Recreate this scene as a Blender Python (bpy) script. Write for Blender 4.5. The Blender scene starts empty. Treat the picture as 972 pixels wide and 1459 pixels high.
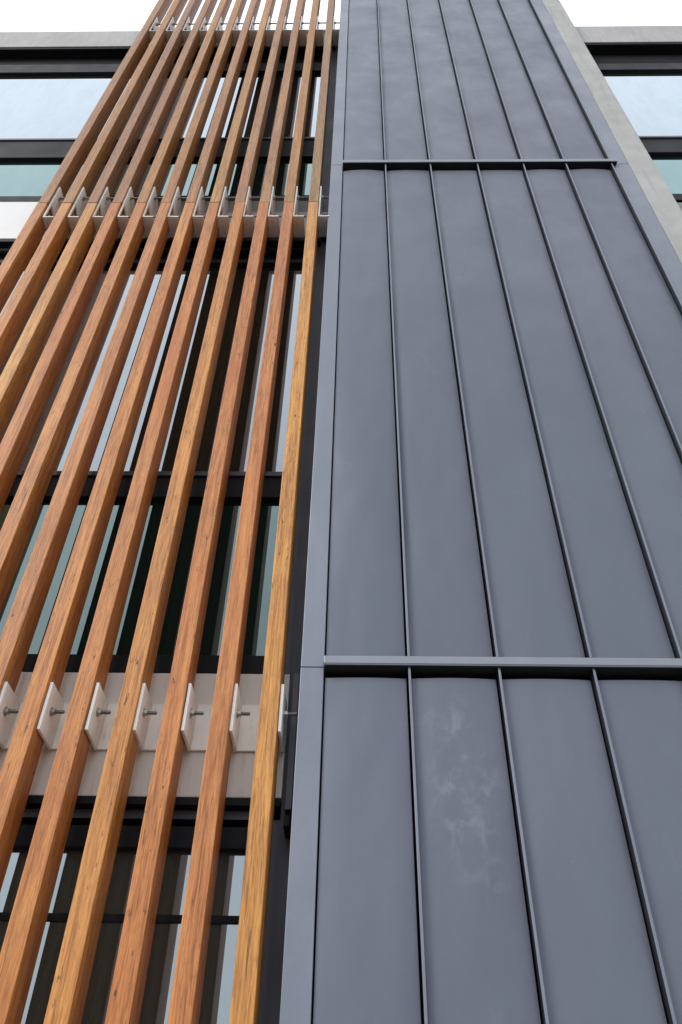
import bpy, bmesh, math, random
from mathutils import Matrix, Vector
random.seed(7)
S = bpy.context.scene
COL = S.collection

# ------------------------------------------------------------------ camera
F_PX, H_PX = 1152.5, 1459.0
pitch, yaw, roll = .7589, -.0286, .0241
cy, sy, cp, sp = math.cos(yaw), math.sin(yaw), math.cos(pitch), math.sin(pitch)
fw = Vector((sy*cp, cy*cp, sp)); rt = Vector((cy, -sy, 0)); up = rt.cross(fw)
c_, s_ = math.cos(roll), math.sin(roll)
r2 = rt*c_ + up*s_; u2 = -rt*s_ + up*c_
cam_d = bpy.data.cameras.new('camera'); cam = bpy.data.objects.new('camera', cam_d); COL.objects.link(cam)
cam_d.sensor_fit = 'VERTICAL'; cam_d.sensor_height = 36.0; cam_d.lens = 36.0*F_PX/H_PX
cam_d.clip_start = .05; cam_d.clip_end = 3000
cam.matrix_world = Matrix(((r2.x, u2.x, -fw.x, 0), (r2.y, u2.y, -fw.y, -2.579), (r2.z, u2.z, -fw.z, 1.6), (0, 0, 0, 1)))
S.camera = cam

# ------------------------------------------------------------------ overcast sky and soft sun
SUN_EL, SUN_AZ = math.radians(36), math.radians(224)       # azimuth clockwise from +Y
w = bpy.data.worlds.new('World'); S.world = w; w.use_nodes = True
nt = w.node_tree; nt.nodes.clear()
wo = nt.nodes.new('ShaderNodeOutputWorld'); bg = nt.nodes.new('ShaderNodeBackground')
sky = nt.nodes.new('ShaderNodeTexSky'); sky.sky_type = 'NISHITA'; sky.sun_disc = False
sky.sun_elevation = SUN_EL; sky.sun_rotation = SUN_AZ; sky.dust_density = 4.0; sky.air_density = 1.0; sky.ozone_density = 1.0
mx = nt.nodes.new('ShaderNodeMix'); mx.data_type = 'RGBA'; mx.inputs['Factor'].default_value = .92
mx.inputs['B'].default_value = (9.6, 10.2, 11.0, 1)       # even cloud layer
nt.links.new(sky.outputs[0], mx.inputs['A']); nt.links.new(mx.outputs['Result'], bg.inputs['Color'])
bg.inputs['Strength'].default_value = .12
nt.links.new(bg.outputs[0], wo.inputs['Surface'])
sd = bpy.data.lights.new('sun', 'SUN'); sd.energy = 1.7; sd.angle = math.radians(22); sd.color = (1, .965, .91)
so = bpy.data.objects.new('sun', sd); COL.objects.link(so)
dirv = Vector((math.sin(SUN_AZ)*math.cos(SUN_EL), math.cos(SUN_AZ)*math.cos(SUN_EL), math.sin(SUN_EL)))
so.rotation_euler = dirv.to_track_quat('Z', 'Y').to_euler(); so.location = (0, -6, 14)
S.view_settings.view_transform = 'Standard'; S.view_settings.look = 'None'
S.view_settings.exposure = 0.38; S.view_settings.gamma = 1
S.render.engine = 'CYCLES'

# ------------------------------------------------------------------ helpers
class NT:
    def __init__(self, name):
        self.m = bpy.data.materials.new(name); self.m.use_nodes = True
        self.t = self.m.node_tree; self.b = self.t.nodes['Principled BSDF']
    def n(self, ty, **kw):
        o = self.t.nodes.new(ty)
        for k, v in kw.items():
            if hasattr(o, k): setattr(o, k, v)
        return o
    def l(self, a, b): self.t.links.new(a, b)
    def val(self, sock, v): sock.default_value = v
    def math(self, op, a, b=None, clamp=False):
        o = self.n('ShaderNodeMath', operation=op); o.use_clamp = clamp
        for i, x in enumerate((a, b)):
            if x is None: continue
            if isinstance(x, (int, float)): o.inputs[i].default_value = x
            else: self.l(x, o.inputs[i])
        return o.outputs[0]
    def noise(self, vec, scale, detail=3, rough=.55, dist=0):
        o = self.n('ShaderNodeTexNoise'); o.inputs['Scale'].default_value = scale
        o.inputs['Detail'].default_value = detail; o.inputs['Roughness'].default_value = rough
        o.inputs['Distortion'].default_value = dist
        self.l(vec, o.inputs['Vector']); return o.outputs['Fac']
    def maprange(self, x, a, b, c, d, smooth=False):
        o = self.n('ShaderNodeMapRange'); o.interpolation_type = 'SMOOTHSTEP' if smooth else 'LINEAR'
        for i, v in enumerate((a, b, c, d)): o.inputs[i+1].default_value = v
        self.l(x, o.inputs[0]); return o.outputs[0]
    def scale(self, vec, s):
        o = self.n('ShaderNodeMapping'); o.inputs['Scale'].default_value = s; self.l(vec, o.inputs['Vector']); return o.outputs[0]
    def mix(self, f, a, b, mode='MIX'):
        o = self.n('ShaderNodeMix', data_type='RGBA', blend_type=mode)
        for k, v in (('Factor', f), ('A', a), ('B', b)):
            s = o.inputs[k] if k == 'Factor' else [q for q in o.inputs if q.name == k and q.type == 'RGBA'][0]
            if isinstance(v, (int, float)): s.default_value = v
            elif isinstance(v, tuple): s.default_value = v + (1,)
            else: self.l(v, s)
        return [q for q in o.outputs if q.type == 'RGBA'][0]
    def bump(self, h, strength, dist):
        o = self.n('ShaderNodeBump'); o.inputs['Strength'].default_value = strength; o.inputs['Distance'].default_value = dist
        self.l(h, o.inputs['Height']); self.l(o.outputs[0], self.b.inputs['Normal']); return o
    def pos(self): return self.n('ShaderNodeNewGeometry').outputs['Position']

def painted(name, col, rough=.45, metal=0., var=.10, spec=.5, grime=None, bump=.0, bscale=3.):
    k = NT(name); p = k.pos()
    n1 = k.noise(p, 1.7, 5, .6); n2 = k.noise(k.scale(p, (9, 9, 1.2)), 3, 4)
    f = k.math('ADD', k.math('MULTIPLY', n1, .6), k.math('MULTIPLY', n2, .4))
    lo = tuple(c*(1-var) for c in col); hi = tuple(min(1, c*(1+var)) for c in col)
    c = k.mix(k.maprange(f, .35, .65, 0, 1), lo, hi)
    if grime:
        g = k.noise(k.scale(p, (22, 22, 3.5)), 2.2, 6, .7)
        c = k.mix(k.maprange(g, .56, .72, 0, .55), c, grime)
    k.l(c, k.b.inputs['Base Color'])
    fine = k.noise(p, 160, 2)
    k.l(k.maprange(k.noise(p, 5, 4), .3, .7, rough-.06, rough+.06), k.b.inputs['Roughness'])
    k.b.inputs['Metallic'].default_value = metal; k.b.inputs['Specular IOR Level'].default_value = spec
    if bump: k.bump(k.math('ADD', k.noise(p, bscale, 2), k.math('MULTIPLY', fine, .02)), bump, .02)
    return k.m

def cladding_mat(name, stained=False, col=(.092, .101, .131)):
    k = NT(name); p = k.pos()
    sep = k.n('ShaderNodeSeparateXYZ'); k.l(p, sep.inputs[0])
    n1 = k.noise(p, .9, 4, .55); n2 = k.noise(k.scale(p, (6, 1, .9)), 1.0, 4, .6); n3 = k.noise(p, 38, 3, .6)
    f = k.math('ADD', k.math('ADD', k.math('MULTIPLY', n1, .45), k.math('MULTIPLY', n2, .35)), k.math('MULTIPLY', n3, .2))
    c = k.mix(k.maprange(f, .38, .62, 0, 1), tuple(x*.90 for x in col), (col[0]*1.10, col[1]*1.09, col[2]*1.06))
    run = k.noise(k.scale(p, (46, 1, .35)), 1.0, 3, .6); c = k.mix(k.maprange(run, .60, .78, 0, .30, True), c, tuple(x*1.35 for x in col))
    spk = k.noise(p, 75, 2, .5); c = k.mix(k.maprange(spk, .76, .80, 0, .35), c, (.30, .31, .32))
    tint = k.noise(p, .55, 2); c = k.mix(k.maprange(tint, .35, .65, 0, .5), c, (col[0]*.96, col[1]*1.06, col[2]*.97))
    oi = k.n('ShaderNodeObjectInfo'); c = k.mix(k.maprange(oi.outputs['Random'], 0, 1, 0, .22), c, (col[0]*1.5, col[1]*1.5, col[2]*1.42))
    sm = k.noise(k.scale(p, (1, 1, .6)), 7, 6, .68, .6)
    wear = k.maprange(sm, .60, .80, 0, .16, True)
    c = k.mix(wear, c, (.27, .29, .31))
    if stained:                       # dried wipe marks on one panel, with a shape of their own
        def blob(x0, z0, rx, rz):
            dx = k.math('DIVIDE', k.math('SUBTRACT', sep.outputs['X'], x0), rx); dz = k.math('DIVIDE', k.math('SUBTRACT', sep.outputs['Z'], z0), rz)
            r = k.math('ADD', k.math('MULTIPLY', dx, dx), k.math('MULTIPLY', dz, dz))
            return k.maprange(r, 0, 1, 1, 0, True)
        m = k.math('MAXIMUM', blob(.36, 2.76, .16, .34), k.math('MULTIPLY', blob(.33, 3.02, .10, .17), .8))
        m = k.math('MAXIMUM', m, k.math('MULTIPLY', blob(.42, 2.50, .07, .13), .6))
        sw = k.noise(k.scale(p, (1.5, 1, 1.0)), 13, 5, .6, .5)
        s2 = k.maprange(sw, .44, .70, 0, 1, True)
        c = k.mix(k.math('MULTIPLY', k.math('MULTIPLY', m, s2), .17), c, (.36, .38, .40))
    k.l(c, k.b.inputs['Base Color'])
    k.b.inputs['Metallic'].default_value = .35
    k.l(k.maprange(k.noise(p, 2.2, 5, .65), .32, .68, .33, .52), k.b.inputs['Roughness'])
    h = k.math('ADD', k.noise(k.scale(p, (1, 1, .45)), 3.2, 2), k.math('MULTIPLY', k.noise(p, 240, 2), .006))
    k.bump(h, .5, .03)
    return k.m

def wood_mat():
    k = NT('oiled_timber'); tc = k.n('ShaderNodeTexCoord').outputs['Object']; oi = k.n('ShaderNodeObjectInfo')
    off = k.n('ShaderNodeVectorMath', operation='MULTIPLY_ADD'); k.l(oi.outputs['Location'], off.inputs[0])
    off.inputs[1].default_value = (37.3, 11.1, 5.7); k.l(tc, off.inputs[2]); p = off.outputs[0]
    grain = k.noise(k.scale(p, (150, 150, 7)), 1.0, 7, .7, .5)
    fine = k.noise(k.scale(p, (520, 520, 26)), 1.0, 3, .6)
    band = k.noise(k.scale(p, (34, 34, 1.3)), 1.0, 4, .6, .8)
    patch = k.noise(k.scale(p, (5, 5, 1.3)), 1.0, 3)
    base = oi.outputs['Color']
    dark = k.mix(1.0, base, (.38, .29, .23), 'MULTIPLY'); light = k.mix(1.0, base, (1.34, 1.46, 1.40), 'MULTIPLY')
    c = k.mix(k.maprange(grain, .34, .60, 0, 1), dark, base)
    c = k.mix(k.maprange(band, .48, .72, 0, .75), c, light)
    c = k.mix(k.maprange(patch, .5, .72, 0, .45), c, k.mix(1.0, base, (.85, .60, .50), 'MULTIPLY'))
    c = k.mix(k.maprange(fine, .52, .70, 0, .6), c, dark)
    sp_ = k.noise(k.scale(p, (60, 60, 17)), 1.0, 4, .7)              # gum pockets and knots
    zone = k.noise(k.scale(p, (2, 2, .7)), 1.0, 2)
    kn = k.math('MULTIPLY', k.maprange(sp_, .62, .69, 0, 1), k.maprange(zone, .42, .55, .0, .95))
    c = k.mix(kn, c, (.045, .016, .008))
    crack = k.noise(k.scale(p, (150, 150, 2.2)), 1.0, 2, .5, .3)
    c = k.mix(k.maprange(crack, .70, .74, 0, .8), c, (.05, .018, .010))
    k.l(c, k.b.inputs['Base Color']); k.b.inputs['Roughness'].default_value = .52
    k.b.inputs['Specular IOR Level'].default_value = .35
    k.bump(k.math('ADD', grain, k.math('MULTIPLY', fine, .6)), .35, .0012)
    return k.m

def glass_mat(name, tint, refl, inner):
    k = NT(name); t = k.t; t.nodes.remove(k.b); out = [n for n in t.nodes if n.type == 'OUTPUT_MATERIAL'][0]
    p = k.pos()
    d = k.n('ShaderNodeBsdfDiffuse'); d.inputs['Color'].default_value = inner + (1,)
    g = k.n('ShaderNodeBsdfGlossy'); g.inputs['Color'].default_value = tint + (1,); g.inputs['Roughness'].default_value = .012
    b = k.n('ShaderNodeBump'); b.inputs['Strength'].default_value = .12; b.inputs['Distance'].default_value = .01
    k.l(k.noise(k.scale(p, (1, 1, .5)), 1.6, 1), b.inputs['Height']); k.l(b.outputs[0], g.inputs['Normal'])
    fr = k.n('ShaderNodeLayerWeight'); fr.inputs['Blend'].default_value = .35
    fr.inputs['Blend'].default_value = .5
    f = k.math('ADD', refl, k.math('MULTIPLY', k.math('POWER', fr.outputs['Facing'], 1.86), .80), True)
    dust = k.maprange(k.noise(k.scale(p, (3, 1, 1)), 2.5, 5, .7), .4, .7, 1.0, .93)
    m = k.n('ShaderNodeMixShader'); k.l(k.math('MULTIPLY', f, dust), m.inputs[0]); k.l(d.outputs[0], m.inputs[1]); k.l(g.outputs[0], m.inputs[2])
    k.l(m.outputs[0], out.inputs['Surface']); return k.m

def concrete_mat():
    k = NT('weathered_concrete'); p = k.pos()
    n = k.noise(p, 2.4, 7, .65); st = k.noise(k.scale(p, (12, 12, .8)), 1.3, 4, .6); f = k.noise(p, 90, 4, .7)
    c = k.mix(k.maprange(n, .35, .68, 0, 1), (.29, .29, .28), (.39, .385, .375))
    c = k.mix(k.maprange(st, .52, .72, 0, .45), c, (.20, .20, .19))
    c = k.mix(k.maprange(f, .62, .75, 0, .5), c, (.17, .17, .16))
    k.l(c, k.b.inputs['Base Color']); k.b.inputs['Roughness'].default_value = .8
    k.bump(k.math('ADD', f, k.math('MULTIPLY', n, .6)), .3, .006); return k.m

def ground_mat(name, a, b, sc):
    k = NT(name); p = k.pos(); c = k.mix(k.maprange(k.noise(p, sc, 8, .7), .35, .65, 0, 1), a, b)
    k.l(c, k.b.inputs['Base Color']); k.b.inputs['Roughness'].default_value = .9; k.bump(k.noise(p, 60, 4), .3, .01); return k.m

M = dict(
    clad=cladding_mat('slate_grey_metal'), clad_stain=cladding_mat('slate_grey_metal_wiped', True),
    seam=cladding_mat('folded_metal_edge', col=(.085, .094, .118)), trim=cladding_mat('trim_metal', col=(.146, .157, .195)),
    ledge=cladding_mat('ledge_metal', col=(.17, .18, .21)),
    rib_shade=cladding_mat('shade_darkened_rib_metal', col=(.030, .033, .042)),  # seam ribs coloured near-black to stand in for their shaded side
    dark=painted('dark_jamb_metal', (.060, .060, .078), .5, 0, .12), void=painted('near_black_shade_fill', (.012, .012, .014), .9),
    frame=painted('black_window_frame', (.012, .012, .015), .6, 0, .2, spec=.15), wood=wood_mat(),
    cream=painted('cream_fascia_paint', (.76, .735, .69), .6, 0, .07, grime=(.50, .45, .39)),
    steel=painted('whitewashed_steel', (.88, .865, .82), .40, 0, .10, grime=(.42, .30, .18)),
    bolt=painted('dull_bolt_steel', (.16, .145, .13), .42, .7, .3), nut=painted('zinc_nut_steel', (.36, .34, .31), .4, .7, .3),
    taupe=painted('taupe_beam', (.20, .185, .175), .6, 0, .12, grime=(.10, .09, .085)),
    plate=painted('dark_steel_plate', (.34, .325, .31), .5, .3, .15, grime=(.16, .13, .10)),
    coping=painted('coping_render', (.33, .32, .315), .75, 0, .14, grime=(.22, .21, .20)),
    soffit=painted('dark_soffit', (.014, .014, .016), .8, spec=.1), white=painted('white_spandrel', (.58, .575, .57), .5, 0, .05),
    concrete=concrete_mat(), wall=painted('grey_render_wall', (.30, .30, .30), .85),
    glass=glass_mat('clear_grey_glass', (.82, .90, .96), .20, (.022, .024, .020)),
    glass_teal=glass_mat('teal_tinted_glass', (.56, .74, .73), .15, (.010, .022, .020)),
    glass_low=glass_mat('dark_grey_glass', (.70, .80, .84), .30, (.075, .082, .072)),
    asphalt=ground_mat('asphalt', (.042, .042, .044), (.07, .07, .07), 14), paving=ground_mat('paving', (.22, .215, .205), (.33, .32, .31), 4))

def tag(o, label=None, cat=None, group=None, kind=None):
    for k, v in (('label', label), ('category', cat), ('group', group), ('kind', kind)):
        if v: o[k] = v
    return o
def empty(name, loc):
    o = bpy.data.objects.new(name, None); COL.objects.link(o); o.location = loc; o.empty_display_size = .2; return o
def add_box(bm, x0, x1, y0, y1, z0, z1, bevel=0.):
    r = bmesh.ops.create_cube(bm, size=1.0); vs = r['verts']
    for v in vs: v.co = Vector(((x0+x1)/2+v.co.x*(x1-x0), (y0+y1)/2+v.co.y*(y1-y0), (z0+z1)/2+v.co.z*(z1-z0)))
    if bevel:
        es = {e for v in vs for e in v.link_edges}
        bmesh.ops.bevel(bm, geom=list(es), offset=bevel, segments=2, affect='EDGES', profile=.6)
def add_cyl_x(bm, x0, x1, y, z, r, n=12):
    q = bmesh.ops.create_cone(bm, cap_ends=True, segments=n, radius1=r, radius2=r, depth=x1-x0)
    for v in q['verts']:
        c = v.co.copy(); v.co = Vector(((x0+x1)/2+c.z, y+c.x, z+c.y))
def add_prism_x(bm, pts, x0, x1):            # pts: (y, z) outline
    a = [bm.verts.new((x0, y, z)) for y, z in pts]; b = [bm.verts.new((x1, y, z)) for y, z in pts]
    bm.faces.new(a); bm.faces.new(b[::-1]); n = len(pts)
    for i in range(n): bm.faces.new((a[i], b[i], b[(i+1) % n], a[(i+1) % n]))
def link(name, bm, mat, parent=None, off=None):
    bmesh.ops.recalc_face_normals(bm, faces=bm.faces[:])
    me = bpy.data.meshes.new(name); o = bpy.data.objects.new(name, me); COL.objects.link(o)
    if off is None: off = Vector((0, 0, 0))
    if parent is not None: off = off_of(parent)
    bmesh.ops.translate(bm, vec=-off, verts=bm.verts[:]); bm.to_mesh(me); bm.free(); me.materials.append(mat)
    if parent is not None: o.parent = parent
    else: o.location = off
    return o
def off_of(o):
    v = Vector((0, 0, 0))
    while o is not None: v += o.location; o = o.parent
    return v
def box(name, b, mat, parent=None, bevel=0.):
    bm = bmesh.new(); add_box(bm, *b, bevel=bevel); return link(name, bm, mat, parent)

# ------------------------------------------------------------------ ground
bm = bmesh.new(); q = [bm.verts.new(c) for c in ((-900, -900, 0), (900, -900, 0), (900, 900, 0), (-900, 900, 0))]; bm.faces.new(q)
tag(link('road', bm, M['asphalt']), kind='structure')
tag(box('pavement', (-40, 40, -4.2, 0.6, -.1, .12), M['paving'], bevel=.01), kind='structure')

# ------------------------------------------------------------------ the building behind
YB, YG = .155, .205           # face of beams / glass plane
XL, XR = -.262, 2.19
B = empty('office_building', (0, 4, .12))
tag(B, 'office building with black framed ribbon windows, cream floor beams and grey roof coping', 'building')
box('wall', (-9, 9, .60, 9.5, .1, 11.25), M['wall'], B)
box('roof', (-9.05, 9.05, .45, 9.6, 11.252, 11.36), M['coping'], B)
def bm_boxes(lst, bevel=0.):
    bm = bmesh.new()
    for b in lst: add_box(bm, *b, bevel=bevel)
    return bm
# coping bands (left wing, right wing)
for x0, x1, z0, z1 in ((-9, XL, 10.85, 11.35), (2.176, 9, 10.86, 11.385)):
    cpg = box('coping', (x0, x1, YB, .60, z0, z1), M['coping'], B, bevel=.008)
    box('drip_edge', (x0, x1, YB+.012, YB+.04, z0-.035, z0-.002), M['frame'], cpg)
# soffits and lintels
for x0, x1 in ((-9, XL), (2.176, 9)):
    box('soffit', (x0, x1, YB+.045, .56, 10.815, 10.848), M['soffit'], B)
# floor beams
bm1 = box('floor_beam', (-9, XL, YB, .245, 2.815, 3.318), M['cream'], B, bevel=.006)
tag(bm1, 'cream painted floor beam')
box('drip_edge', (-9, XL-.002, YB-.006, YB+.05, 2.785, 2.812), M['frame'], bm1)
box('soffit_channel', (-9, XL-.002, .19, .255, 2.752, 2.783), M['dark'], bm1)
bm2 = box('floor_beam', (-2.36, XL, YB, .245, 6.79, 7.345), M['taupe'], B, bevel=.004)  # darker taupe stretch behind the battens
box('spandrel_panel', (-9, -2.364, YB, .245, 6.79, 7.345), M['white'], B, bevel=.004)
box('drip_edge', (-9, XL-.002, YB-.004, YB+.05, 6.745, 6.787), M['frame'], bm2)
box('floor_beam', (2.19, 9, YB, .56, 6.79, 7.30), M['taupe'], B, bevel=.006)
# windows
def window(x0, x1, zb, zt, mull, glasses, right_stile=.014, extra=()):
    """frame with a head, a sill, end stiles and horizontal bars; one pane per light"""
    fd = YG-.032
    lst = [(x0, x1, fd, YG+.05, zt, zt+extra[0]), (x0, x1, fd, YG+.05, zb-extra[1], zb)]
    cuts = [zb] + [z for m in mull for z in m] + [zt]
    for a, b in mull: lst.append((x0, x1, fd if b-a > .05 else YG-.006, YG+.05, a, b))
    for i in range(0, len(cuts), 2):
        lst.append((x0, x0+right_stile, fd+.002, YG+.05, cuts[i]+.001, cuts[i+1]-.001))
        lst.append((x1-right_stile, x1, fd+.002, YG+.05, cuts[i]+.001, cuts[i+1]-.001))
    f = link('window', bm_boxes(lst, .004), M['frame'], B)
    for i in range(0, len(cuts), 2):
        box('pane', (x0+right_stile-.005, x1-right_stile+.005, YG, YG+.02, cuts[i]-.003, cuts[i+1]+.003), M[glasses[i//2]], f)
        # slim glazing bead above each opening bar
    for a, b in mull:
        if b-a > .05: box('glazing_bead', (x0+right_stile, x1-right_stile, fd-.012, fd-.002, b-.022, b+.006), M['dark'], f)
    return f
XJ = -.330
window(-8.8, XJ, 7.478, 10.143, [(8.165, 8.51)], ['glass_teal', 'glass'], extra=(.22, .10))
window(2.176, 8.8, 7.478, 10.109, [(8.208, 8.495)], ['glass_teal', 'glass'], right_stile=.012, extra=(.17, .10))
window(-8.8, XJ, 3.414, 6.494, [(4.307, 4.465)], ['glass_teal', 'glass'], extra=(.045, .085))
window(-8.8, XJ, .95, 2.645, [(2.418, 2.444)], ['glass_low', 'glass_low'], extra=(.075, .12))  # its slim bar stands in for a dark band reflected in the glass
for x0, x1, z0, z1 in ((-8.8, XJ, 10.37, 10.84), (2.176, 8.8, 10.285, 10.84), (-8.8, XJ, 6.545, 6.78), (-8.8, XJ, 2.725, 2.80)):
    box('lintel_recess_shade', (x0, x1, .262, .30, z0, z1), M['soffit'], B)  # near-black box paints the deep shade of the reveal above the frame
box('base_wall', (-9, XJ+.1, .22, .56, .12, .83), M['wall'], B)
# jamb panels between glass and cladding
box('jamb_panel', (XJ+.001, -.20, .190, .56, .12, 11.3), M['dark'], B, bevel=.004)
box('jamb_trim', (-.246, -.222, .12, .187, 2.76, 3.30), M['dark'], B, bevel=.002)
box('jamb_clip', (-.243, -.225, .09, .20, 2.690, 2.727), M['frame'], B)

# ------------------------------------------------------------------ concrete pillar
P = box('concrete_pillar', (1.982, 2.172, 0, 1.6, .12, 13.2), M['concrete'], bevel=.008)
tag(P, 'tall pale weathered concrete pillar along the right edge of the grey metal cladding', 'pillar')

# ------------------------------------------------------------------ standing seam cladding
C = empty('metal_cladding', (.9, .3, .12))
tag(C, 'slate grey standing seam metal cladding with two horizontal drip ledges', 'cladding')
SE = [-.121, .192, .521, .866, 1.2005, 1.5105, 1.8425]
XE = [-.209, 1.979]
box('backing', (XE[0]+.004, XE[1]-.004, .060, 1.5, .14, 13.0), M['void'], C)  # near-black colour deepens the shade in seam grooves and ledge slots
box('return_panel', (XE[0]-.001, XE[0]+.003,   .012, .182, .14, 13.0), M['dark'], C)
rows = [(.14, 3.208), (3.282, 7.502), (7.605, 13.0)]
J0, J1 = (.14, 3.2485, 7.585), (3.2455, 7.581, 13.0)
for ri, (z0, z1) in enumerate(rows):
    edges = SE
    for i in range(6):
        x0 = edges[i] + (.004 if i == 0 else .006); x1 = edges[i+1] - .0115
        # pan: slightly dished sheet with its edges turned back
        bm = bmesh.new(); nx, nz = 10, 26
        vs = []
        ph = random.random()*6.28; am = .0030*random.uniform(.6, 1.3)
        for a in range(nx+1):
            u = a/nx; row = []
            for b in range(nz+1):
                v = b/nz; z = z0+(z1-z0)*v
                y = .0035*(1-math.sin(math.pi*u)**.6) + .0035*(2*u-1)**2 + am*math.sin(math.pi*u)*(math.sin(ph+z*1.9+i)+.6*math.sin(ph*2+z*4.3)) - .0
                row.append(bm.verts.new((x0+(x1-x0)*u, y, z)))
            vs.append(row)
        for a in range(nx):
            for b in range(nz): bm.faces.new((vs[a][b], vs[a+1][b], vs[a+1][b+1], vs[a][b+1]))
        # turned-back edges
        for col, sg in ((vs[0], 0), (vs[-1], 0)):
            back = [bm.verts.new((v.co.x, .058, v.co.z)) for v in col]
            front = [bm.verts.new(v.co) for v in col]
            for b in range(nz): bm.faces.new((front[b], front[b+1], back[b+1], back[b]))
        o = link('cladding_panel', bm, M['clad_stain'] if (ri == 0 and i == 1) else M['clad'], C)
        for pl in o.data.polygons: pl.use_smooth = abs(pl.normal.y) > .8
        if ri == 0 and i == 1: tag(o, 'metal panel smeared with pale dried wipe marks')
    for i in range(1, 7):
        sm_ = box('standing_seam', (SE[i]-.003, SE[i]+.003, -.019, .055, z0+.004, z1+((.036, .056, 0)[ri])), M['rib_shade'], C)
        box('seam_highlight_cap', (SE[i]-.0042, SE[i]+.0046, -.0245, -.0195, z0+.004, z1+((.036, .056, 0)[ri])), M['trim'], sm_, bevel=.0012)  # lighter strip paints the highlight along the rib's front edge
    # corner flashing (left) and edge flashing (right)
    box('corner_flashing', (XE[0], SE[0]-.002, -.006, .010, J0[ri], J1[ri]), M['trim'], C, bevel=.002)
    box('edge_flashing', (SE[6]+.010, XE[1]-.002, -.004, .010, J0[ri], J1[ri]), M['trim'], C, bevel=.002)
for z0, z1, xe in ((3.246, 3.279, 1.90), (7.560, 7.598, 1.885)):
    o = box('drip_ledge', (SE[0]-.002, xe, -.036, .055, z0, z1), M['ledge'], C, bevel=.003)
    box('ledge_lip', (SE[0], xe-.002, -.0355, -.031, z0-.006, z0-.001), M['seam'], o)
    box('underside_shade_sheet', (SE[0]+.002, xe-.004, -.030, .054, z0-.004, z0-.001), M['void'], o)  # black sheet paints the shade beneath the ledge

# ------------------------------------------------------------------ timber battens
SX0, SP, SW = -.3445, .1695, .067
SYF, SYB = -.03, .095
tones = {   # base colours, from the batten beside the cladding outwards
 'lower': [(.47, .225, .075), (.40, .150, .066), (.42, .155, .062), (.46, .200, .068), (.42, .165, .062), (.43, .170, .062),
           (.41, .165, .075), (.43, .175, .068), (.38, .135, .050), (.49, .235, .075), (.44, .185, .068), (.42, .170, .064)],
 'upper': [(.24, .145, .085), (.37, .175, .068), (.31, .150, .085), (.32, .155, .090), (.38, .185, .070), (.33, .150, .080),
           (.36, .165, .065), (.36, .165, .062), (.28, .125, .068), (.27, .130, .088), (.34, .150, .055), (.28, .125, .062)]}
ordw = ['nearest', 'second', 'third', 'fourth', 'fifth', 'sixth', 'seventh', 'eighth', 'ninth', 'tenth', 'eleventh', 'outermost']
def batten_mesh(z0, z1):
    bm = bmesh.new(); add_box(bm, 0, SW, 0, SYB-SYF, 0, z1-z0)
    es = [e for e in bm.edges if abs(e.verts[0].co.z-e.verts[1].co.z) > 1]
    bmesh.ops.bevel(bm, geom=es, offset=.0028, segments=2, affect='EDGES', profile=.6)
    bmesh.ops.bisect_plane(bm, geom=bm.verts[:]+bm.edges[:]+bm.faces[:], plane_co=(0, 0, (z1-z0)/2), plane_no=(0, 0, 1))
    bmesh.ops.recalc_face_normals(bm, faces=bm.faces[:])
    me = bpy.data.meshes.new('timber_batten'); bm.to_mesh(me); bm.free(); me.materials.append(M['wood']); return me
for kind, z0, z1 in (('lower', .35, 6.938), ('upper', 6.944, 12.6)):
    me = batten_mesh(z0, z1); src = bpy.data.objects.new('timber_batten', me)
    for i in range(12):
        o = src if i == 0 else src.copy()
        COL.objects.link(o)
        o.location = (SX0-SP*i+random.uniform(-.0015, .0015), SYF+random.uniform(-.0012, .0012), z0)
        o.rotation_euler = (0, random.uniform(-.0006, .0006), random.uniform(-.006, .006))
        t_ = tones[kind][i]; g_ = 1.18 if kind == 'lower' else 1.12
        av = (.44, .160, .050) if kind == 'lower' else (.35, .160, .070)
        t_ = [a*.66+b*.34 for a, b in zip(t_, av)]
        o.color = (t_[0]*g_*.93, t_[1]*g_*.96, t_[2]*g_*.72, 1)
        side = {0: 'nearest the metal cladding', 11: 'farthest from the metal cladding'}.get(i, f'{ordw[i]} from the metal cladding')
        look = {'lower': 'orange timber batten below the joint line', 'upper': 'upper timber batten rising past the roof'}[kind]
        tag(o, f'{look}, {side}', 'timber batten', f'{kind} timber battens of the sun screen')

# ------------------------------------------------------------------ steel brackets
def low_bracket(last):
    r = empty('steel_bracket', (0, 0, 0))
    if last: box('back_plate', (-.030, 0, .141, .152, 2.985, 3.172), M['steel'], r, bevel=.0015)
    else: box('back_plate', (-.002, .128, .141, .152, 2.985, 3.172), M['steel'], r, bevel=.0015)
    bm = bmesh.new(); add_box(bm, 0, .011, -.012, .1405, 2.981, 3.170, bevel=.0018); link('fin', bm, M['steel'], r)
    b = bmesh.new(); add_cyl_x(b, .011, .014, .045, 3.080, .017, 20); add_cyl_x(b, .0141, .026, .045, 3.080, .0125, 6); nb = link('nut', b, M['nut'], r)
    b = bmesh.new(); add_cyl_x(b, .026, .058, .045, 3.080, .0062, 14)
    for q in range(8): add_cyl_x(b, .027+q*.0038, .0285+q*.0038, .045, 3.080, .0070, 14)
    link('threaded_rod', b, M['bolt'], nb)
    for zz in ((3.12, 3.03) if not last else ()):
        b = bmesh.new(); q = bmesh.ops.create_cone(b, cap_ends=True, segments=6, radius1=.009, radius2=.009, depth=.009)
        xx = .108 if not last else -.108
        for v in q['verts']: v.co = Vector((xx+v.co.x, .136+v.co.z, zz+v.co.y))
        link('anchor_bolt', b, M['bolt'], r)
    return r
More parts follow.
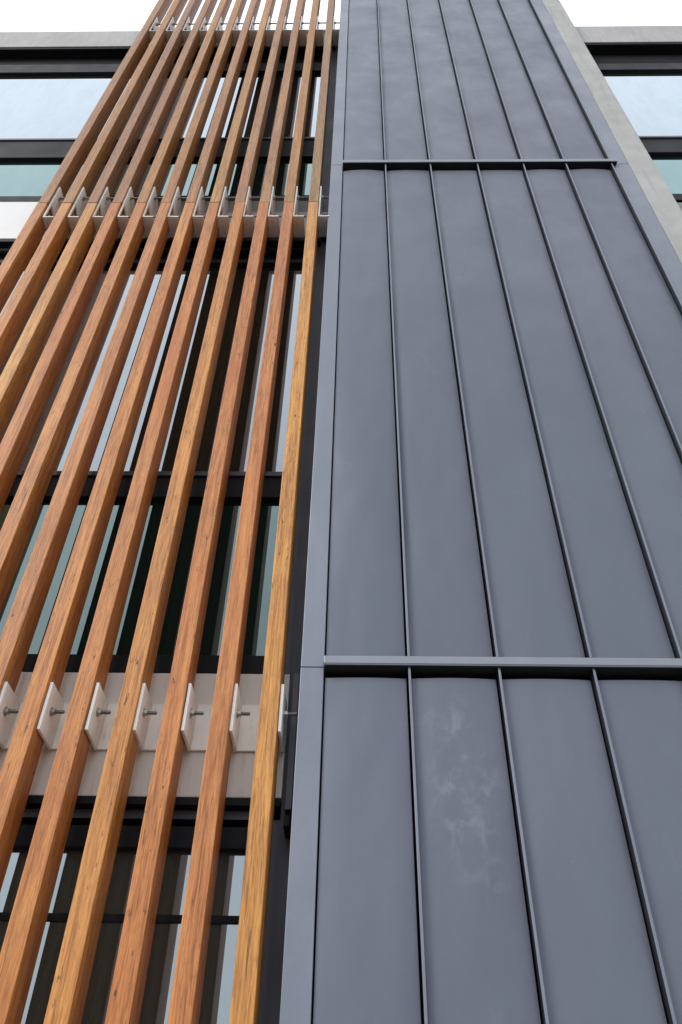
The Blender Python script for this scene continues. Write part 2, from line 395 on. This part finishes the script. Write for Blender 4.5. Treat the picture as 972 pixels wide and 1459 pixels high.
def tall_bracket():
    r = empty('steel_bracket', (0, 0, 0))
    z0, z1 = 6.78, 7.22
    bm = bmesh.new()
    add_prism_x(bm, [(-.012, z0+.20), (.1405, z0+.14), (.1405, z1-.03), (.09, z1), (-.012, z1)], 0, .010)
    add_prism_x(bm, [(-.012, z0), (.002, z0), (.002, z0+.194), (-.012, z0+.1995)], .0005, .0095)
    add_prism_x(bm, [(.075, z0), (.098, z0), (.098, z0+.156), (.075, z0+.165)], .0005, .0095)
    link('fin', bm, M['steel'], r)
    box('foot_plate', (.0, .075, -.012, .138, z0-.009, z0-.001), M['steel'], r, bevel=.001)
    box('back_plate', (-.002, .110, .141, .152, z0+.02, z1-.08), M['plate'], r, bevel=.0015)  # darker steel tone than the fin
    for xx, zz in ((.085, z0+.06), (.085, z1-.13), (.045, z0+.06)):
        b = bmesh.new(); q = bmesh.ops.create_cone(b, cap_ends=True, segments=6, radius1=.011, radius2=.011, depth=.012)
        for v in q['verts']: v.co = Vector((xx+v.co.x, .1345+v.co.z, zz+v.co.y))
        link('anchor_bolt', b, M['bolt'], r)
    for zz, ln in ((z1-.09, .10), (z0+.07, .085)):
        b = bmesh.new(); add_cyl_x(b, .010, .024, .030, zz, .0135, 6); nb = link('nut', b, M['nut'], r)
        b = bmesh.new(); add_cyl_x(b, .024, ln, .030, zz, .0065, 12); link('threaded_rod', b, M['bolt'], nb)
    return r
def copy_tree(o, parent=None):
    c = o.copy(); COL.objects.link(c); c.parent = parent
    for ch in list(o.children): copy_tree(ch, c)
    return c
def off_name(i): return {0: 'nearest the metal cladding', 11: 'farthest from the metal cladding'}.get(i, f'{ordw[i]} from the metal cladding')
lowL, low, tall = low_bracket(True), low_bracket(False), tall_bracket()
used = set()
for row, dz, look in (('bottom', 0, 'small whitish steel bracket on the lower cream beam'),
                      ('middle', 0, 'tall steel bracket at the timber joints'),
                      ('top', 3.98, 'tall steel bracket at the roof coping')):
    for i in range(12):
        src = (lowL if i == 0 else low) if row == 'bottom' else tall
        if src.name in used: o = copy_tree(src)
        else: o = src; used.add(src.name)
        o.location = (SX0+SW+.0015-SP*i, 0, dz)
        o.rotation_euler = (0, 0, random.uniform(-.012, .012))
        tag(o, f'{look}, {off_name(i)}', 'bracket', f'{row} row of steel brackets holding the battens')
